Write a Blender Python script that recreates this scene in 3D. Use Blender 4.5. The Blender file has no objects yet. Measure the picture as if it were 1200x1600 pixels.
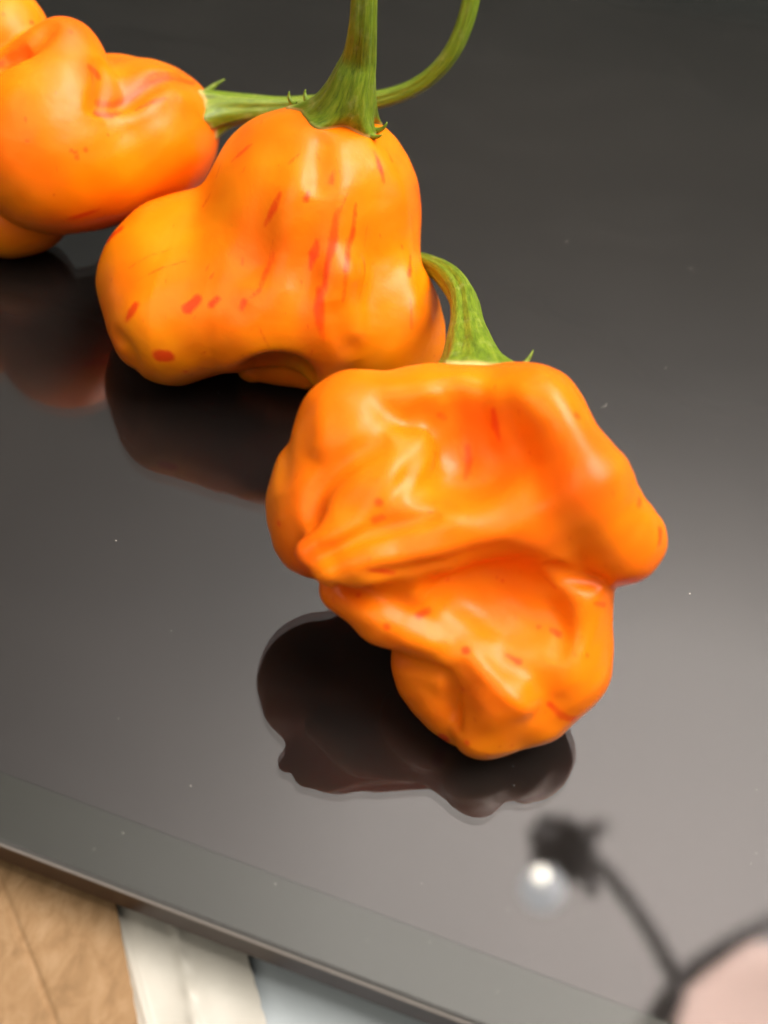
import bpy, math, random
import numpy as np
from mathutils import Vector, Matrix

# ------------------------------------------------------------------ camera
PITCH = math.radians(49.0)
ROLL = math.radians(9.0)       # the phone was held slightly turned
CAM_H = 0.136
F = 2000.0                      # focal length in photograph pixels (photo 1200 x 1600)
SP, CP = math.sin(PITCH), math.cos(PITCH)
_R0, _D0 = np.array([1.0, 0, 0]), np.array([0, -SP, -CP])
RIGHT = _R0 * math.cos(ROLL) - _D0 * math.sin(ROLL)
DOWN = _D0 * math.cos(ROLL) + _R0 * math.sin(ROLL)
FWD = np.array([0, CP, -SP])
CAM = np.array([0, 0, CAM_H])
scene = bpy.context.scene
cam_data = bpy.data.cameras.new('camera')
cam = bpy.data.objects.new('camera', cam_data)
scene.collection.objects.link(cam)
cam.location = (0, 0, CAM_H)
cam.rotation_euler = Matrix((RIGHT, -DOWN, -FWD)).transposed().to_euler()
cam_data.sensor_fit = 'VERTICAL'
cam_data.sensor_height = 36.0
cam_data.lens = 36.0 * F / 1600.0
cam_data.clip_start = 0.005
cam_data.clip_end = 50.0
cam_data.dof.use_dof = True
cam_data.dof.focus_distance = 0.170
cam_data.dof.aperture_fstop = 15.5
scene.camera = cam

# ------------------------------------------------------------------ world and lamps
world = bpy.data.worlds.new('World')
scene.world = world
world.use_nodes = True
bg = world.node_tree.nodes['Background']
bg.inputs['Color'].default_value = (0.80, 0.95, 0.84, 1)
bg.inputs['Strength'].default_value = 0.13


def area_lamp(name, loc, target, sx, sy, power, col):
    d = bpy.data.lights.new(name, 'AREA')
    d.shape = 'RECTANGLE'
    d.size, d.size_y = sx, sy
    d.energy = power
    d.color = col
    o = bpy.data.objects.new(name, d)
    scene.collection.objects.link(o)
    o.location = loc
    o.rotation_euler = (Vector(target) - Vector(loc)).to_track_quat('-Z', 'Y').to_euler()
    return o


area_lamp('key_softbox', (0.52, 0.10, 0.95), (0.0, 0.10, 0.0), 0.62, 0.62, 17.0, (1.0, 0.93, 0.84))  # added soft key brightening the peppers, kept out of the glass reflection
area_lamp('front_fill', (-0.50, -0.70, 1.25), (0.0, 0.10, 0.0), 1.1, 1.1, 7.5, (1.0, 0.90, 0.78))  # added fill from behind the camera, lifts the sides facing it
area_lamp('ceiling_fill', (0.88, 1.25, 1.42), (0.88, 1.25, 2.6), 0.50, 0.50, 185.0, (1.0, 0.95, 0.92))  # added unseen light that brightens the ceiling mirrored in the glass

vs = scene.view_settings
vs.view_transform = 'Standard'
vs.look = 'None'
vs.exposure = 0.0
vs.gamma = 1.0
vs.use_curve_mapping = False
scene.cycles.use_denoising = True
scene.cycles.use_adaptive_sampling = True
scene.cycles.adaptive_threshold = 0.02
try:
    scene.cycles.denoiser = 'OPENIMAGEDENOISE'
except Exception:
    pass
scene.cycles.max_bounces = 7
scene.cycles.diffuse_bounces = 4
scene.cycles.glossy_bounces = 4
scene.cycles.transparent_max_bounces = 12
scene.cycles.caustics_reflective = False
scene.cycles.caustics_refractive = False
scene.cycles.sample_clamp_indirect = 4.0

rnd = random.Random(7)
def ground(px, py, z=0.0):
    """world point at height z seen at photograph pixel (px, py)"""
    d = FWD + RIGHT * (px - 600) / F + DOWN * (py - 800) / F
    t = (z - CAM_H) / d[2]
    return CAM + d * t


# ------------------------------------------------------------------ materials
def new_mat(name):
    m = bpy.data.materials.new(name)
    m.use_nodes = True
    nt = m.node_tree
    return m, nt, nt.nodes, nt.links, nt.nodes['Principled BSDF']


def noise(nt, scale, detail=3, rough=0.5, vec=None, dist=0.0):
    n = nt.nodes.new('ShaderNodeTexNoise')
    n.inputs['Scale'].default_value = scale
    n.inputs['Detail'].default_value = detail
    n.inputs['Roughness'].default_value = rough
    n.inputs['Distortion'].default_value = dist
    if vec is not None:
        nt.links.new(vec, n.inputs['Vector'])
    return n


def ramp(nt, fac, stops, interp='LINEAR'):
    r = nt.nodes.new('ShaderNodeValToRGB')
    r.color_ramp.interpolation = interp
    el = r.color_ramp.elements
    while len(el) < len(stops):
        el.new(0.5)
    for e, (p, c) in zip(el, stops):
        e.position = p
        e.color = c if len(c) == 4 else (*c, 1)
    nt.links.new(fac, r.inputs['Fac'])
    return r


def mix(nt, fac, a, b, blend='MIX'):
    n = nt.nodes.new('ShaderNodeMix')
    n.data_type = 'RGBA'
    n.blend_type = blend
    for sock, v in ((n.inputs[0], fac), (n.inputs[6], a), (n.inputs[7], b)):
        if hasattr(v, 'is_linked') or hasattr(v, 'links'):
            nt.links.new(v, sock)
        elif isinstance(v, (int, float)):
            sock.default_value = v
        else:
            sock.default_value = (*v, 1) if len(v) == 3 else v
    return n.outputs[2]


def math_node(nt, op, a, b=None, clamp=False):
    n = nt.nodes.new('ShaderNodeMath')
    n.operation = op
    n.use_clamp = clamp
    for i, v in enumerate((a, b)):
        if v is None:
            continue
        if isinstance(v, (int, float)):
            n.inputs[i].default_value = v
        else:
            nt.links.new(v, n.inputs[i])
    return n.outputs[0]


def bump(nt, height, strength, dist, bsdf):
    b = nt.nodes.new('ShaderNodeBump')
    b.inputs['Strength'].default_value = strength
    b.inputs['Distance'].default_value = dist
    nt.links.new(height, b.inputs['Height'])
    nt.links.new(b.outputs[0], bsdf.inputs['Normal'])


def attr(nt, name):
    a = nt.nodes.new('ShaderNodeAttribute')
    a.attribute_name = name
    return a


def obj_coord(nt):
    return nt.nodes.new('ShaderNodeTexCoord').outputs['Object']


def pepper_material():
    m, nt, N, L, b = new_mat('pepper_skin')
    co = obj_coord(nt)
    big = noise(nt, 55, 3, 0.5, co)
    base = ramp(nt, big.outputs['Fac'], [(0.28, (0.95, 0.155, 0.001)), (0.50, (0.98, 0.225, 0.0015)), (0.74, (0.99, 0.31, 0.002))]).outputs[0]
    # red streaks: signed distance stored on the skin, edge broken up by noise
    st = attr(nt, 'streak').outputs['Fac']
    n2 = noise(nt, 520, 4, 0.62, co)
    jit = math_node(nt, 'MULTIPLY_ADD', n2.outputs['Fac'], 9.0)
    nt.nodes[-1].inputs[2].default_value = -4.5
    sd = math_node(nt, 'ADD', st, jit)
    edge = math_node(nt, 'MULTIPLY_ADD', sd, -0.16)
    nt.nodes[-1].inputs[2].default_value = 0.45
    edge = math_node(nt, 'MINIMUM', math_node(nt, 'MAXIMUM', edge, 0.0), 1.0)
    n3 = noise(nt, 260, 2, 0.5, co)
    edge = math_node(nt, 'MULTIPLY', edge, math_node(nt, 'MULTIPLY_ADD', n3.outputs['Fac'], 1.0))
    nt.nodes[-2].inputs[2].default_value = 0.42
    edge = math_node(nt, 'MINIMUM', edge, 0.95)
    col = mix(nt, edge, base, (0.80, 0.052, 0.003))
    fa = attr(nt, 'fleck').outputs['Fac']
    fe = math_node(nt, 'MULTIPLY_ADD', math_node(nt, 'ADD', fa, math_node(nt, 'MULTIPLY', jit, 0.4)), -0.22)
    nt.nodes[-1].inputs[2].default_value = 0.5
    fe = math_node(nt, 'MINIMUM', math_node(nt, 'MAXIMUM', fe, 0.0), 1.0)
    col = mix(nt, math_node(nt, 'MULTIPLY', fe, 0.75), col, (0.74, 0.075, 0.003))
    # soft blush along creases of ripening fruit, with hollow shade painted in
    bl = attr(nt, 'blush_shade').outputs['Fac']
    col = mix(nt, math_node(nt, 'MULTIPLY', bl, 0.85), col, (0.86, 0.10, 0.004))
    # small freckles
    vor = N.new('ShaderNodeTexVoronoi')
    vor.inputs['Scale'].default_value = 420
    nt.links.new(co, vor.inputs['Vector'])
    sp = ramp(nt, vor.outputs['Distance'], [(0.0, (1, 1, 1)), (0.13, (0, 0, 0))]).outputs[0]
    gate = ramp(nt, noise(nt, 70, 2, 0.5, co).outputs['Fac'], [(0.56, (0, 0, 0)), (0.66, (1, 1, 1))]).outputs[0]
    fr = math_node(nt, 'MULTIPLY', math_node(nt, 'MULTIPLY', sp, gate), 0.45)
    col = mix(nt, fr, col, (0.55, 0.07, 0.008))
    L.new(col, b.inputs['Base Color'])
    b.inputs['Subsurface Weight'].default_value = 0.3
    b.inputs['Subsurface Radius'].default_value = (1.0, 0.35, 0.06)
    b.inputs['Subsurface Scale'].default_value = 0.003
    rr = ramp(nt, noise(nt, 130, 3, 0.6, co).outputs['Fac'], [(0.3, (0.30,) * 3), (0.7, (0.42,) * 3)]).outputs[0]
    L.new(rr, b.inputs['Roughness'])
    b.inputs['Specular IOR Level'].default_value = 0.25
    nb = noise(nt, 420, 3, 0.55, co)
    nb2 = noise(nt, 150, 2, 0.5, co)
    hh = math_node(nt, 'ADD', math_node(nt, 'MULTIPLY', nb.outputs['Fac'], 0.5), math_node(nt, 'MULTIPLY', nb2.outputs['Fac'], 1.2))
    bump(nt, hh, 0.22, 0.0006, b)
    return m


def stem_material():
    m, nt, N, L, b = new_mat('pepper_stem')
    uv = attr(nt, 'fibre').outputs['Vector']
    n1 = noise(nt, 3.0, 5, 0.65, uv)
    c1 = ramp(nt, n1.outputs['Fac'], [(0.30, (0.075, 0.125, 0.004)), (0.5, (0.16, 0.245, 0.007)), (0.70, (0.27, 0.335, 0.025))]).outputs[0]
    co = obj_coord(nt)
    n2 = noise(nt, 500, 4, 0.6, co)
    c2 = mix(nt, ramp(nt, n2.outputs['Fac'], [(0.55, (0, 0, 0)), (0.75, (0.5, 0.5, 0.5))]).outputs[0], c1, (0.36, 0.40, 0.12))
    c2 = mix(nt, attr(nt, 'rim').outputs['Fac'], c2, (0.62, 0.47, 0.16))
    L.new(c2, b.inputs['Base Color'])
    b.inputs['Roughness'].default_value = 0.42
    b.inputs['Subsurface Weight'].default_value = 0.12
    b.inputs['Subsurface Radius'].default_value = (0.6, 1.0, 0.2)
    b.inputs['Subsurface Scale'].default_value = 0.0008
    bump(nt, n1.outputs['Fac'], 0.5, 0.0004, b)
    return m


def simple_mat(name, col, rough=0.5, **kw):
    m, nt, N, L, b = new_mat(name)
    b.inputs['Base Color'].default_value = (*col, 1)
    b.inputs['Roughness'].default_value = rough
    for k, v in kw.items():
        b.inputs[k.replace('_', ' ')].default_value = v
    return m


def glass_material():
    m, nt, N, L, b = new_mat('top_glass')
    N.remove(b)
    out = N['Material Output']
    fr = N.new('ShaderNodeFresnel')
    geo = N.new('ShaderNodeNewGeometry')          # same reflectance from both sides of the thin pane
    ior = math_node(nt, 'MULTIPLY_ADD', geo.outputs['Backfacing'], 1.0 / 1.52 - 1.52)
    nt.nodes[-1].inputs[2].default_value = 1.52
    L.new(ior, fr.inputs['IOR'])
    tr = N.new('ShaderNodeBsdfTransparent')
    tr.inputs['Color'].default_value = (0.93, 0.95, 0.93, 1)
    gl = N.new('ShaderNodeBsdfGlossy')
    gl.inputs['Color'].default_value = (1, 1, 1, 1)
    co = obj_coord(nt)
    r = ramp(nt, noise(nt, 25, 5, 0.65, co, 0.4).outputs['Fac'], [(0.35, (0.012,) * 3), (0.75, (0.05,) * 3)]).outputs[0]
    L.new(r, gl.inputs['Roughness'])
    mx = N.new('ShaderNodeMixShader')
    L.new(fr.outputs[0], mx.inputs[0])
    L.new(tr.outputs[0], mx.inputs[1])
    L.new(gl.outputs[0], mx.inputs[2])
    film = N.new('ShaderNodeBsdfDiffuse')
    film.inputs['Color'].default_value = (0.6, 0.58, 0.55, 1)
    mp = N.new('ShaderNodeMapping')
    mp.inputs['Scale'].default_value = (1.0, 2.2, 1.0)
    mp.inputs['Rotation'].default_value = (0, 0, 0.6)
    L.new(co, mp.inputs['Vector'])
    ff = ramp(nt, noise(nt, 38, 5, 0.6, mp.outputs[0], 0.8).outputs['Fac'], [(0.45, (0.0,) * 3), (0.8, (0.006,) * 3)]).outputs[0]
    mx2 = N.new('ShaderNodeMixShader')
    L.new(ff, mx2.inputs[0])
    L.new(mx.outputs[0], mx2.inputs[1])
    L.new(film.outputs[0], mx2.inputs[2])
    L.new(mx2.outputs[0], out.inputs['Surface'])
    return m


def panel_material():
    m, nt, N, L, b = new_mat('black_backing')
    co = obj_coord(nt)
    c = ramp(nt, noise(nt, 9, 3, 0.5, co).outputs['Fac'], [(0.3, (0.010, 0.008, 0.008)), (0.7, (0.016, 0.013, 0.012))]).outputs[0]
    L.new(c, b.inputs['Base Color'])
    b.inputs['Roughness'].default_value = 0.03
    b.inputs['Specular IOR Level'].default_value = 0.26
    b.inputs['Specular Tint'].default_value = (1.0, 0.84, 0.88, 1)
    return m


MAT = {}
MAT['skin'] = pepper_material()
MAT['stem'] = stem_material()
MAT['glass'] = glass_material()
MAT['panel'] = panel_material()
MAT['border'] = simple_mat('border_print', (0.007, 0.0065, 0.003), 0.35, Specular_IOR_Level=0.25)
MAT['frame'] = simple_mat('edge_frame', (0.032, 0.014, 0.010), 0.35, Specular_IOR_Level=0.25)
MAT['trim'] = simple_mat('edge_trim', (0.15, 0.13, 0.115), 0.4)
MAT['black'] = simple_mat('black_metal', (0.05, 0.048, 0.046), 0.4)
MAT['rose'] = simple_mat('lit_rose_shade', (0.84, 0.64, 0.56), 0.5, Emission_Color=(1.0, 0.74, 0.62, 1), Emission_Strength=7.0)
MAT['dust'] = simple_mat('dust', (0.6, 0.56, 0.5), 0.8)


def ceiling_mat():
    m, nt, N, L, b = new_mat('ceiling_paint')
    c = ramp(nt, noise(nt, 0.9, 2, 0.5, obj_coord(nt)).outputs['Fac'], [(0.3, (0.68, 0.67, 0.64)), (0.7, (0.78, 0.76, 0.73))]).outputs[0]
    L.new(c, b.inputs['Base Color'])
    b.inputs['Roughness'].default_value = 0.9
    return m


def table_mat():
    m, nt, N, L, b = new_mat('table_top')
    c = ramp(nt, noise(nt, 30, 4, 0.6, obj_coord(nt)).outputs['Fac'], [(0.3, (0.16, 0.13, 0.10)), (0.7, (0.24, 0.20, 0.16))]).outputs[0]
    L.new(c, b.inputs['Base Color'])
    b.inputs['Roughness'].default_value = 0.6
    return m


def cardboard_mat():
    m, nt, N, L, b = new_mat('cardboard')
    co = obj_coord(nt)
    mp = N.new('ShaderNodeMapping')
    mp.inputs['Scale'].default_value = (1.0, 0.55, 1.0)
    L.new(co, mp.inputs['Vector'])
    n1 = noise(nt, 420, 5, 0.65, mp.outputs[0], 0.6)
    c = ramp(nt, n1.outputs['Fac'], [(0.30, (0.16, 0.088, 0.034)), (0.50, (0.25, 0.145, 0.064)), (0.70, (0.35, 0.225, 0.12))]).outputs[0]
    n2 = noise(nt, 60, 3, 0.5, co)
    c = mix(nt, 0.35, c, ramp(nt, n2.outputs['Fac'], [(0.3, (0.19, 0.108, 0.045)), (0.7, (0.28, 0.165, 0.078))]).outputs[0])
    L.new(c, b.inputs['Base Color'])
    b.inputs['Roughness'].default_value = 0.8
    bump(nt, n1.outputs['Fac'], 0.35, 0.0002, b)
    return m


def film_mat(name, col, rough):
    m, nt, N, L, b = new_mat(name)
    co = obj_coord(nt)
    n1 = noise(nt, 90, 4, 0.6, co)
    lo = tuple(v * 0.9 for v in col)
    c = ramp(nt, n1.outputs['Fac'], [(0.3, lo), (0.7, col)]).outputs[0]
    L.new(c, b.inputs['Base Color'])
    b.inputs['Roughness'].default_value = rough
    b.inputs['Coat Weight'].default_value = 0.25
    b.inputs['Coat Roughness'].default_value = 0.2
    n2 = noise(nt, 260, 3, 0.6, co)
    bump(nt, n2.outputs['Fac'], 0.25, 0.0004, b)
    return m


MAT['ceiling'] = ceiling_mat()
MAT['table'] = table_mat()
MAT['cardboard'] = cardboard_mat()
MAT['film'] = film_mat('clear_plastic', (0.45, 0.43, 0.38), 0.5)
MAT['bluefilm'] = film_mat('blue_plastic', (0.42, 0.47, 0.50), 0.55)


def bulb_mat():
    m, nt, N, L, b = new_mat('lit_bulb')
    b.inputs['Base Color'].default_value = (0.9, 0.88, 0.8, 1)
    b.inputs['Emission Color'].default_value = (1.0, 0.93, 0.78, 1)
    b.inputs['Emission Strength'].default_value = 40.0
    return m


def frosted_mat():
    m, nt, N, L, b = new_mat('lit_frosted_glass')
    b.inputs['Base Color'].default_value = (0.85, 0.88, 0.88, 1)
    b.inputs['Emission Color'].default_value = (0.93, 0.98, 1.0, 1)
    b.inputs['Emission Strength'].default_value = 5.5
    return m


MAT['bulb'] = bulb_mat()
MAT['frosted'] = frosted_mat()


# ------------------------------------------------------------------ object helpers
def tag(o, label=None, cat=None, group=None, kind=None):
    if label: o['label'] = label
    if cat: o['category'] = cat
    if group: o['group'] = group
    if kind: o['kind'] = kind
    return o


def empty(name, loc):
    o = bpy.data.objects.new(name, None)
    o.empty_display_size = 0.01
    scene.collection.objects.link(o)
    o.location = loc
    return o


def mesh_obj(name, verts, faces, mat, parent=None, smooth=True, origin=None, normals=None, attrs=None):
    verts = np.asarray(verts, dtype=np.float64)
    root = np.array(parent_world(parent)) if parent is not None else (np.array(origin) if origin is not None else np.zeros(3))
    me = bpy.data.meshes.new(name)
    me.from_pydata((verts - root).tolist(), [], [tuple(f) for f in faces] if not isinstance(faces, np.ndarray) else faces.tolist())
    if smooth:
        me.polygons.foreach_set('use_smooth', [True] * len(me.polygons))
    if attrs:
        for k, (typ, data) in attrs.items():
            a = me.attributes.new(k, typ, 'POINT')
            a.data.foreach_set('value' if typ == 'FLOAT' else 'vector', np.asarray(data, dtype=np.float32).ravel())
    me.update()
    if normals is not None:
        me.normals_split_custom_set_from_vertices([tuple(n) for n in normals])
    me.materials.append(mat)
    o = bpy.data.objects.new(name, me)
    scene.collection.objects.link(o)
    if parent is not None:
        o.parent = parent
    elif origin is not None:
        o.location = tuple(origin)
    return o


def parent_world(o):
    p = Vector((0, 0, 0))
    while o is not None:
        p = p + o.location
        o = o.parent
    return p


def box_mesh(lo, hi, frame):
    """box in a (origin, u, v, w) frame"""
    o, u, v, w = frame
    vs_, fs = [], []
    for z in (lo[2], hi[2]):
        for y in (lo[1], hi[1]):
            for x in (lo[0], hi[0]):
                vs_.append(o + u * x + v * y + w * z)
    fs = [(0, 2, 3, 1), (4, 5, 7, 6), (0, 1, 5, 4), (2, 6, 7, 3), (0, 4, 6, 2), (1, 3, 7, 5)]
    return vs_, fs


# ------------------------------------------------------------------ implicit fruit bodies
class Fruit:
    """Implicit body: coordinates are (right, down, toward viewer), one unit = one photo pixel at depth D0."""

    def __init__(self, D0):
        self.D0 = D0
        self.s = D0 / F
        self.ops = []
        self.rest = True
        self.lump = 0.8
        self.ripe = 0.0          # how far the whole skin has turned towards red

    def settle(self, lo, hi, h=12.0, sink=0.0008):
        """slide the body along the line of sight until its lowest point rests on the glass"""
        self.rest = False
        ax = [np.arange(l, u + h, h) for l, u in zip(lo, hi)]
        X, Y, Z = np.meshgrid(*ax, indexing='ij')
        m = self.sdf(X, Y, Z) < 0
        drop = -(RIGHT[2] * X[m] + DOWN[2] * Y[m] + FWD[2] * (F - Z[m])) / F
        self.rest = True
        self.D0 = (CAM_H + sink) / drop.max()
        self.s = self.D0 / F
        print('settled at', self.D0)

    def P(self, px, py, w):
        k = 1.0 - w / F
        return np.array([(px - 600) * k, (py - 800) * k, w], dtype=np.float64)

    def world(self, p):
        p = np.asarray(p, dtype=np.float64)
        x, y, w = p[..., 0:1], p[..., 1:2], p[..., 2:3]
        return CAM + RIGHT * x * self.s + DOWN * y * self.s + FWD * (self.D0 - w * self.s)

    def pix(self, p):
        k = (self.D0 - p[..., 2] * self.s) / self.D0
        return p[..., 0] / k + 600, p[..., 1] / k + 800

    def ell(self, px, py, w, rx, ry, rz, rot=0.0, k=40.0, sub=False, tilt=0.0):
        c = self.P(px, py, w)
        a, t = math.radians(rot), math.radians(tilt)
        R1 = np.array([[math.cos(a), math.sin(a), 0], [-math.sin(a), math.cos(a), 0], [0, 0, 1]])
        R2 = np.array([[1, 0, 0], [0, math.cos(t), math.sin(t)], [0, -math.sin(t), math.cos(t)]])
        self.ops.append(('e', c, np.array([rx, ry, rz], float), R2 @ R1, k, sub))

    def cone(self, a, ra, b, rb, k=30.0, sub=False):
        self.ops.append(('c', self.P(*a), self.P(*b), (ra, rb), k, sub))

    def path(self, pts, k=25.0, sub=False):
        for (a, b) in zip(pts[:-1], pts[1:]):
            self.cone(a[:3], a[3], b[:3], b[3], k, sub)

    def groove(self, pts, depth, sigma):
        """crease (depth > 0) or pleat (depth < 0) that follows the skin under a row of photograph points"""
        self.rest = False
        C = catmull(pts, 4 * (len(pts) - 1)) if len(pts) > 2 else np.array(pts, float)
        S = self.surface_at(C[:, 0], C[:, 1])
        self.rest = True
        self.ops.append(('g', S, depth, sigma))

    def sdf(self, X, Y, Z):
        d = None
        for op in self.ops:
            if op[0] == 'g':
                _, S, depth, sigma = op
                X_, Y_, Z_ = np.broadcast_arrays(X, Y, Z)
                R = 3.0 * sigma
                lo_, hi_ = S.min(0) - R, S.max(0) + R
                m = (np.abs(d) < 40) & (X_ > lo_[0]) & (X_ < hi_[0]) & (Y_ > lo_[1]) & (Y_ < hi_[1]) & (Z_ > lo_[2]) & (Z_ < hi_[2])
                if not m.any():
                    continue
                x, y, z = X_[m], Y_[m], Z_[m]
                best = np.full(x.shape, 1e9)
                n_ = len(S) - 1
                amp = np.zeros(x.shape)
                for i in range(n_):
                    a, b = S[i], S[i + 1]
                    ab = b - a
                    t = np.clip(((x - a[0]) * ab[0] + (y - a[1]) * ab[1] + (z - a[2]) * ab[2]) / max(ab @ ab, 1e-6), 0, 1)
                    q = (x - a[0] - t * ab[0]) ** 2 + (y - a[1] - t * ab[1]) ** 2 + (z - a[2] - t * ab[2]) ** 2
                    u = (i + t) / n_
                    taper = np.minimum(1.0, 4 * u * (1 - u) * 1.6)
                    better = q < best
                    best = np.where(better, q, best)
                    amp = np.where(better, taper, amp)
                d = d.copy()
                d[m] += depth * amp * np.exp(-best / (2 * sigma * sigma))
                continue
            if op[0] == 'e':
                _, c, r, R, k, sub = op
                x, y, z = X - c[0], Y - c[1], Z - c[2]
                lx = (R[0, 0] * x + R[0, 1] * y + R[0, 2] * z) / r[0]
                ly = (R[1, 0] * x + R[1, 1] * y + R[1, 2] * z) / r[1]
                lz = (R[2, 0] * x + R[2, 1] * y + R[2, 2] * z) / r[2]
                k0 = np.sqrt(lx * lx + ly * ly + lz * lz) + 1e-6
                lx, ly, lz = lx / r[0], ly / r[1], lz / r[2]
                k1 = np.sqrt(lx * lx + ly * ly + lz * lz) + 1e-9
                q = k0 * (k0 - 1.0) / k1
            else:
                _, a, b, (ra, rb), k, sub = op
                ab = b - a
                t = ((X - a[0]) * ab[0] + (Y - a[1]) * ab[1] + (Z - a[2]) * ab[2]) / max(ab @ ab, 1e-6)
                t = np.clip(t, 0, 1)
                q = np.sqrt((X - a[0] - t * ab[0]) ** 2 + (Y - a[1] - t * ab[1]) ** 2 + (Z - a[2] - t * ab[2]) ** 2) - (ra + (rb - ra) * t)
            if d is None:
                d = q
            elif not sub:
                h = np.maximum(k - np.abs(d - q), 0.0) / k
                d = np.minimum(d, q) - h * h * h * k / 6.0
            else:
                q = -q
                h = np.maximum(k - np.abs(d - q), 0.0) / k
                d = np.maximum(d, q) + h * h * h * k / 6.0
        # gentle irregularity of real fruit
        L = self.lump
        wx = X + 14 * np.sin(Y * 0.021 + Z * 0.013)
        wy = Y + 14 * np.sin(X * 0.019 - Z * 0.017)
        d = d + L * np.sin(wx * 0.055 + 0.4) * np.sin(wy * 0.047 + Z * 0.031) + 0.5 * L * np.sin(wx * 0.093 + wy * 0.041) * np.sin(wy * 0.083 - Z * 0.05 + 1.0)
        d = d + 2.4 * np.sin(X * 0.021 + 1.3 * np.sin(Y * 0.017)) * np.sin(Y * 0.026 + Z * 0.019 + 0.7)
        # rests on the glass: softly flattened at height zero
        if not self.rest:
            return d
        hz = CAM_H / self.s + RIGHT[2] * X + DOWN[2] * Y + FWD[2] * (F - Z)
        q = -(hz - 2.0)
        h = np.maximum(12.0 - np.abs(d - q), 0.0) / 12.0
        d = np.maximum(d, q) + h * h * h * 12.0 / 6.0
        return d

    def grad(self, p):
        e = 1.5
        g = np.empty_like(p)
        for i in range(3):
            a = p.copy(); a[:, i] += e
            b = p.copy(); b[:, i] -= e
            g[:, i] = (self.sdf(*a.T) - self.sdf(*b.T)) / (2 * e)
        return g

    def project(self, p, off=0.0, it=4):
        p = np.array(p, dtype=np.float64)
        for _ in range(it):
            d = self.sdf(*p.T) - off
            g = self.grad(p)
            p = p - np.clip(d, -25, 25)[:, None] * g / np.maximum((g * g).sum(1), 0.2)[:, None]
        return p

    def mesh(self, lo, hi, h):
        ax = [np.arange(l, u + h, h, dtype=np.float32) for l, u in zip(lo, hi)]
        n = [len(a) for a in ax]
        # coarse pass finds the band round the skin, fine pass fills it
        q = 4
        cx = [np.arange(0, (m_ + q - 1) // q) * q * h + a_[0] + (q - 1) * h / 2 for a_, m_ in zip(ax, n)]
        Xc, Yc, Zc = np.meshgrid(*cx, indexing='ij')
        Dc = self.sdf(Xc, Yc, Zc).astype(np.float32)
        up = lambda A: A.repeat(q, 0).repeat(q, 1).repeat(q, 2)[:n[0], :n[1], :n[2]]
        D = up(Dc).copy()
        band = np.argwhere(up(np.abs(Dc) < q * h * 1.2 + 12))
        for i in range(0, len(band), 300000):
            bi = band[i:i + 300000]
            D[tuple(bi.T)] = self.sdf(ax[0][bi[:, 0]].astype(np.float64), ax[1][bi[:, 1]].astype(np.float64), ax[2][bi[:, 2]].astype(np.float64))
        S = D < 0
        # surface nets
        c = [n[0] - 1, n[1] - 1, n[2] - 1]
        cnt = np.zeros(c, dtype=np.int8)
        corners = [(i, j, k) for i in (0, 1) for j in (0, 1) for k in (0, 1)]
        for i, j, k in corners:
            cnt += S[i:i + c[0], j:j + c[1], k:k + c[2]]
        act = (cnt > 0) & (cnt < 8)
        idx = np.full(c, -1, dtype=np.int64)
        cells = np.argwhere(act)
        idx[act] = np.arange(len(cells))
        acc = np.zeros((len(cells), 3)); num = np.zeros(len(cells))
        for a in range(8):
            for ax_i in range(3):
                c0 = corners[a]
                if c0[ax_i] == 1:
                    continue
                c1 = list(c0); c1[ax_i] = 1
                p0, p1 = cells + np.array(c0), cells + np.array(c1)
                d0, d1 = D[tuple(p0.T)], D[tuple(p1.T)]
                m = (d0 < 0) != (d1 < 0)
                t = np.where(m, d0 / np.where(m, d0 - d1, 1), 0)
                acc += np.where(m[:, None], p0 + t[:, None] * (p1 - p0), 0)
                num += m
        v = acc / num[:, None] * h + np.array([a[0] for a in ax])
        quads = []
        for ax_i in range(3):
            o1, o2 = [(1, 2), (2, 0), (0, 1)][ax_i]
            sl0 = [slice(None)] * 3; sl1 = [slice(None)] * 3
            sl0[ax_i] = slice(0, n[ax_i] - 1); sl1[ax_i] = slice(1, n[ax_i])
            A, B = S[tuple(sl0)], S[tuple(sl1)]
            e = np.argwhere(A != B)
            ok = (e[:, o1] > 0) & (e[:, o2] > 0) & (e[:, o1] < n[o1] - 1) & (e[:, o2] < n[o2] - 1)
            e = e[ok]
            inside = A[tuple(e.T)]
            def cell(a, b):
                q = e.copy(); q[:, o1] -= a; q[:, o2] -= b
                return idx[tuple(q.T)]
            q = np.stack([cell(1, 1), cell(0, 1), cell(0, 0), cell(1, 0)], 1)
            q[~inside] = q[~inside][:, ::-1]
            quads.append(q)
        q = np.concatenate(quads)
        v = self.project(v, 0.0, 2)
        return v, q

    def surface_at(self, px, py):
        """front surface points under photograph pixels"""
        px, py = np.asarray(px, float), np.asarray(py, float)
        w = np.full(px.shape, 330.0)
        pt = lambda: np.stack([(px - 600) * (1 - w / F), (py - 800) * (1 - w / F), w], 1)
        for _ in range(42):
            d = self.sdf(*pt().T)
            w = w - np.clip(d * 0.75, -4, 40)
        return pt()


def dist_polyline(V, pts, rads):
    best = np.full(len(V), 99.0)
    if len(pts) == 1:
        return np.linalg.norm(V - pts[0], axis=1) - rads[0]
    for i in range(len(pts) - 1):
        a, b = pts[i], pts[i + 1]
        ab = b - a
        t = np.clip(((V - a) @ ab) / max(ab @ ab, 1e-6), 0, 1)
        d = np.linalg.norm(V - a - t[:, None] * ab, axis=1) - (rads[i] + (rads[i + 1] - rads[i]) * t)
        best = np.minimum(best, d)
    return best


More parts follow.
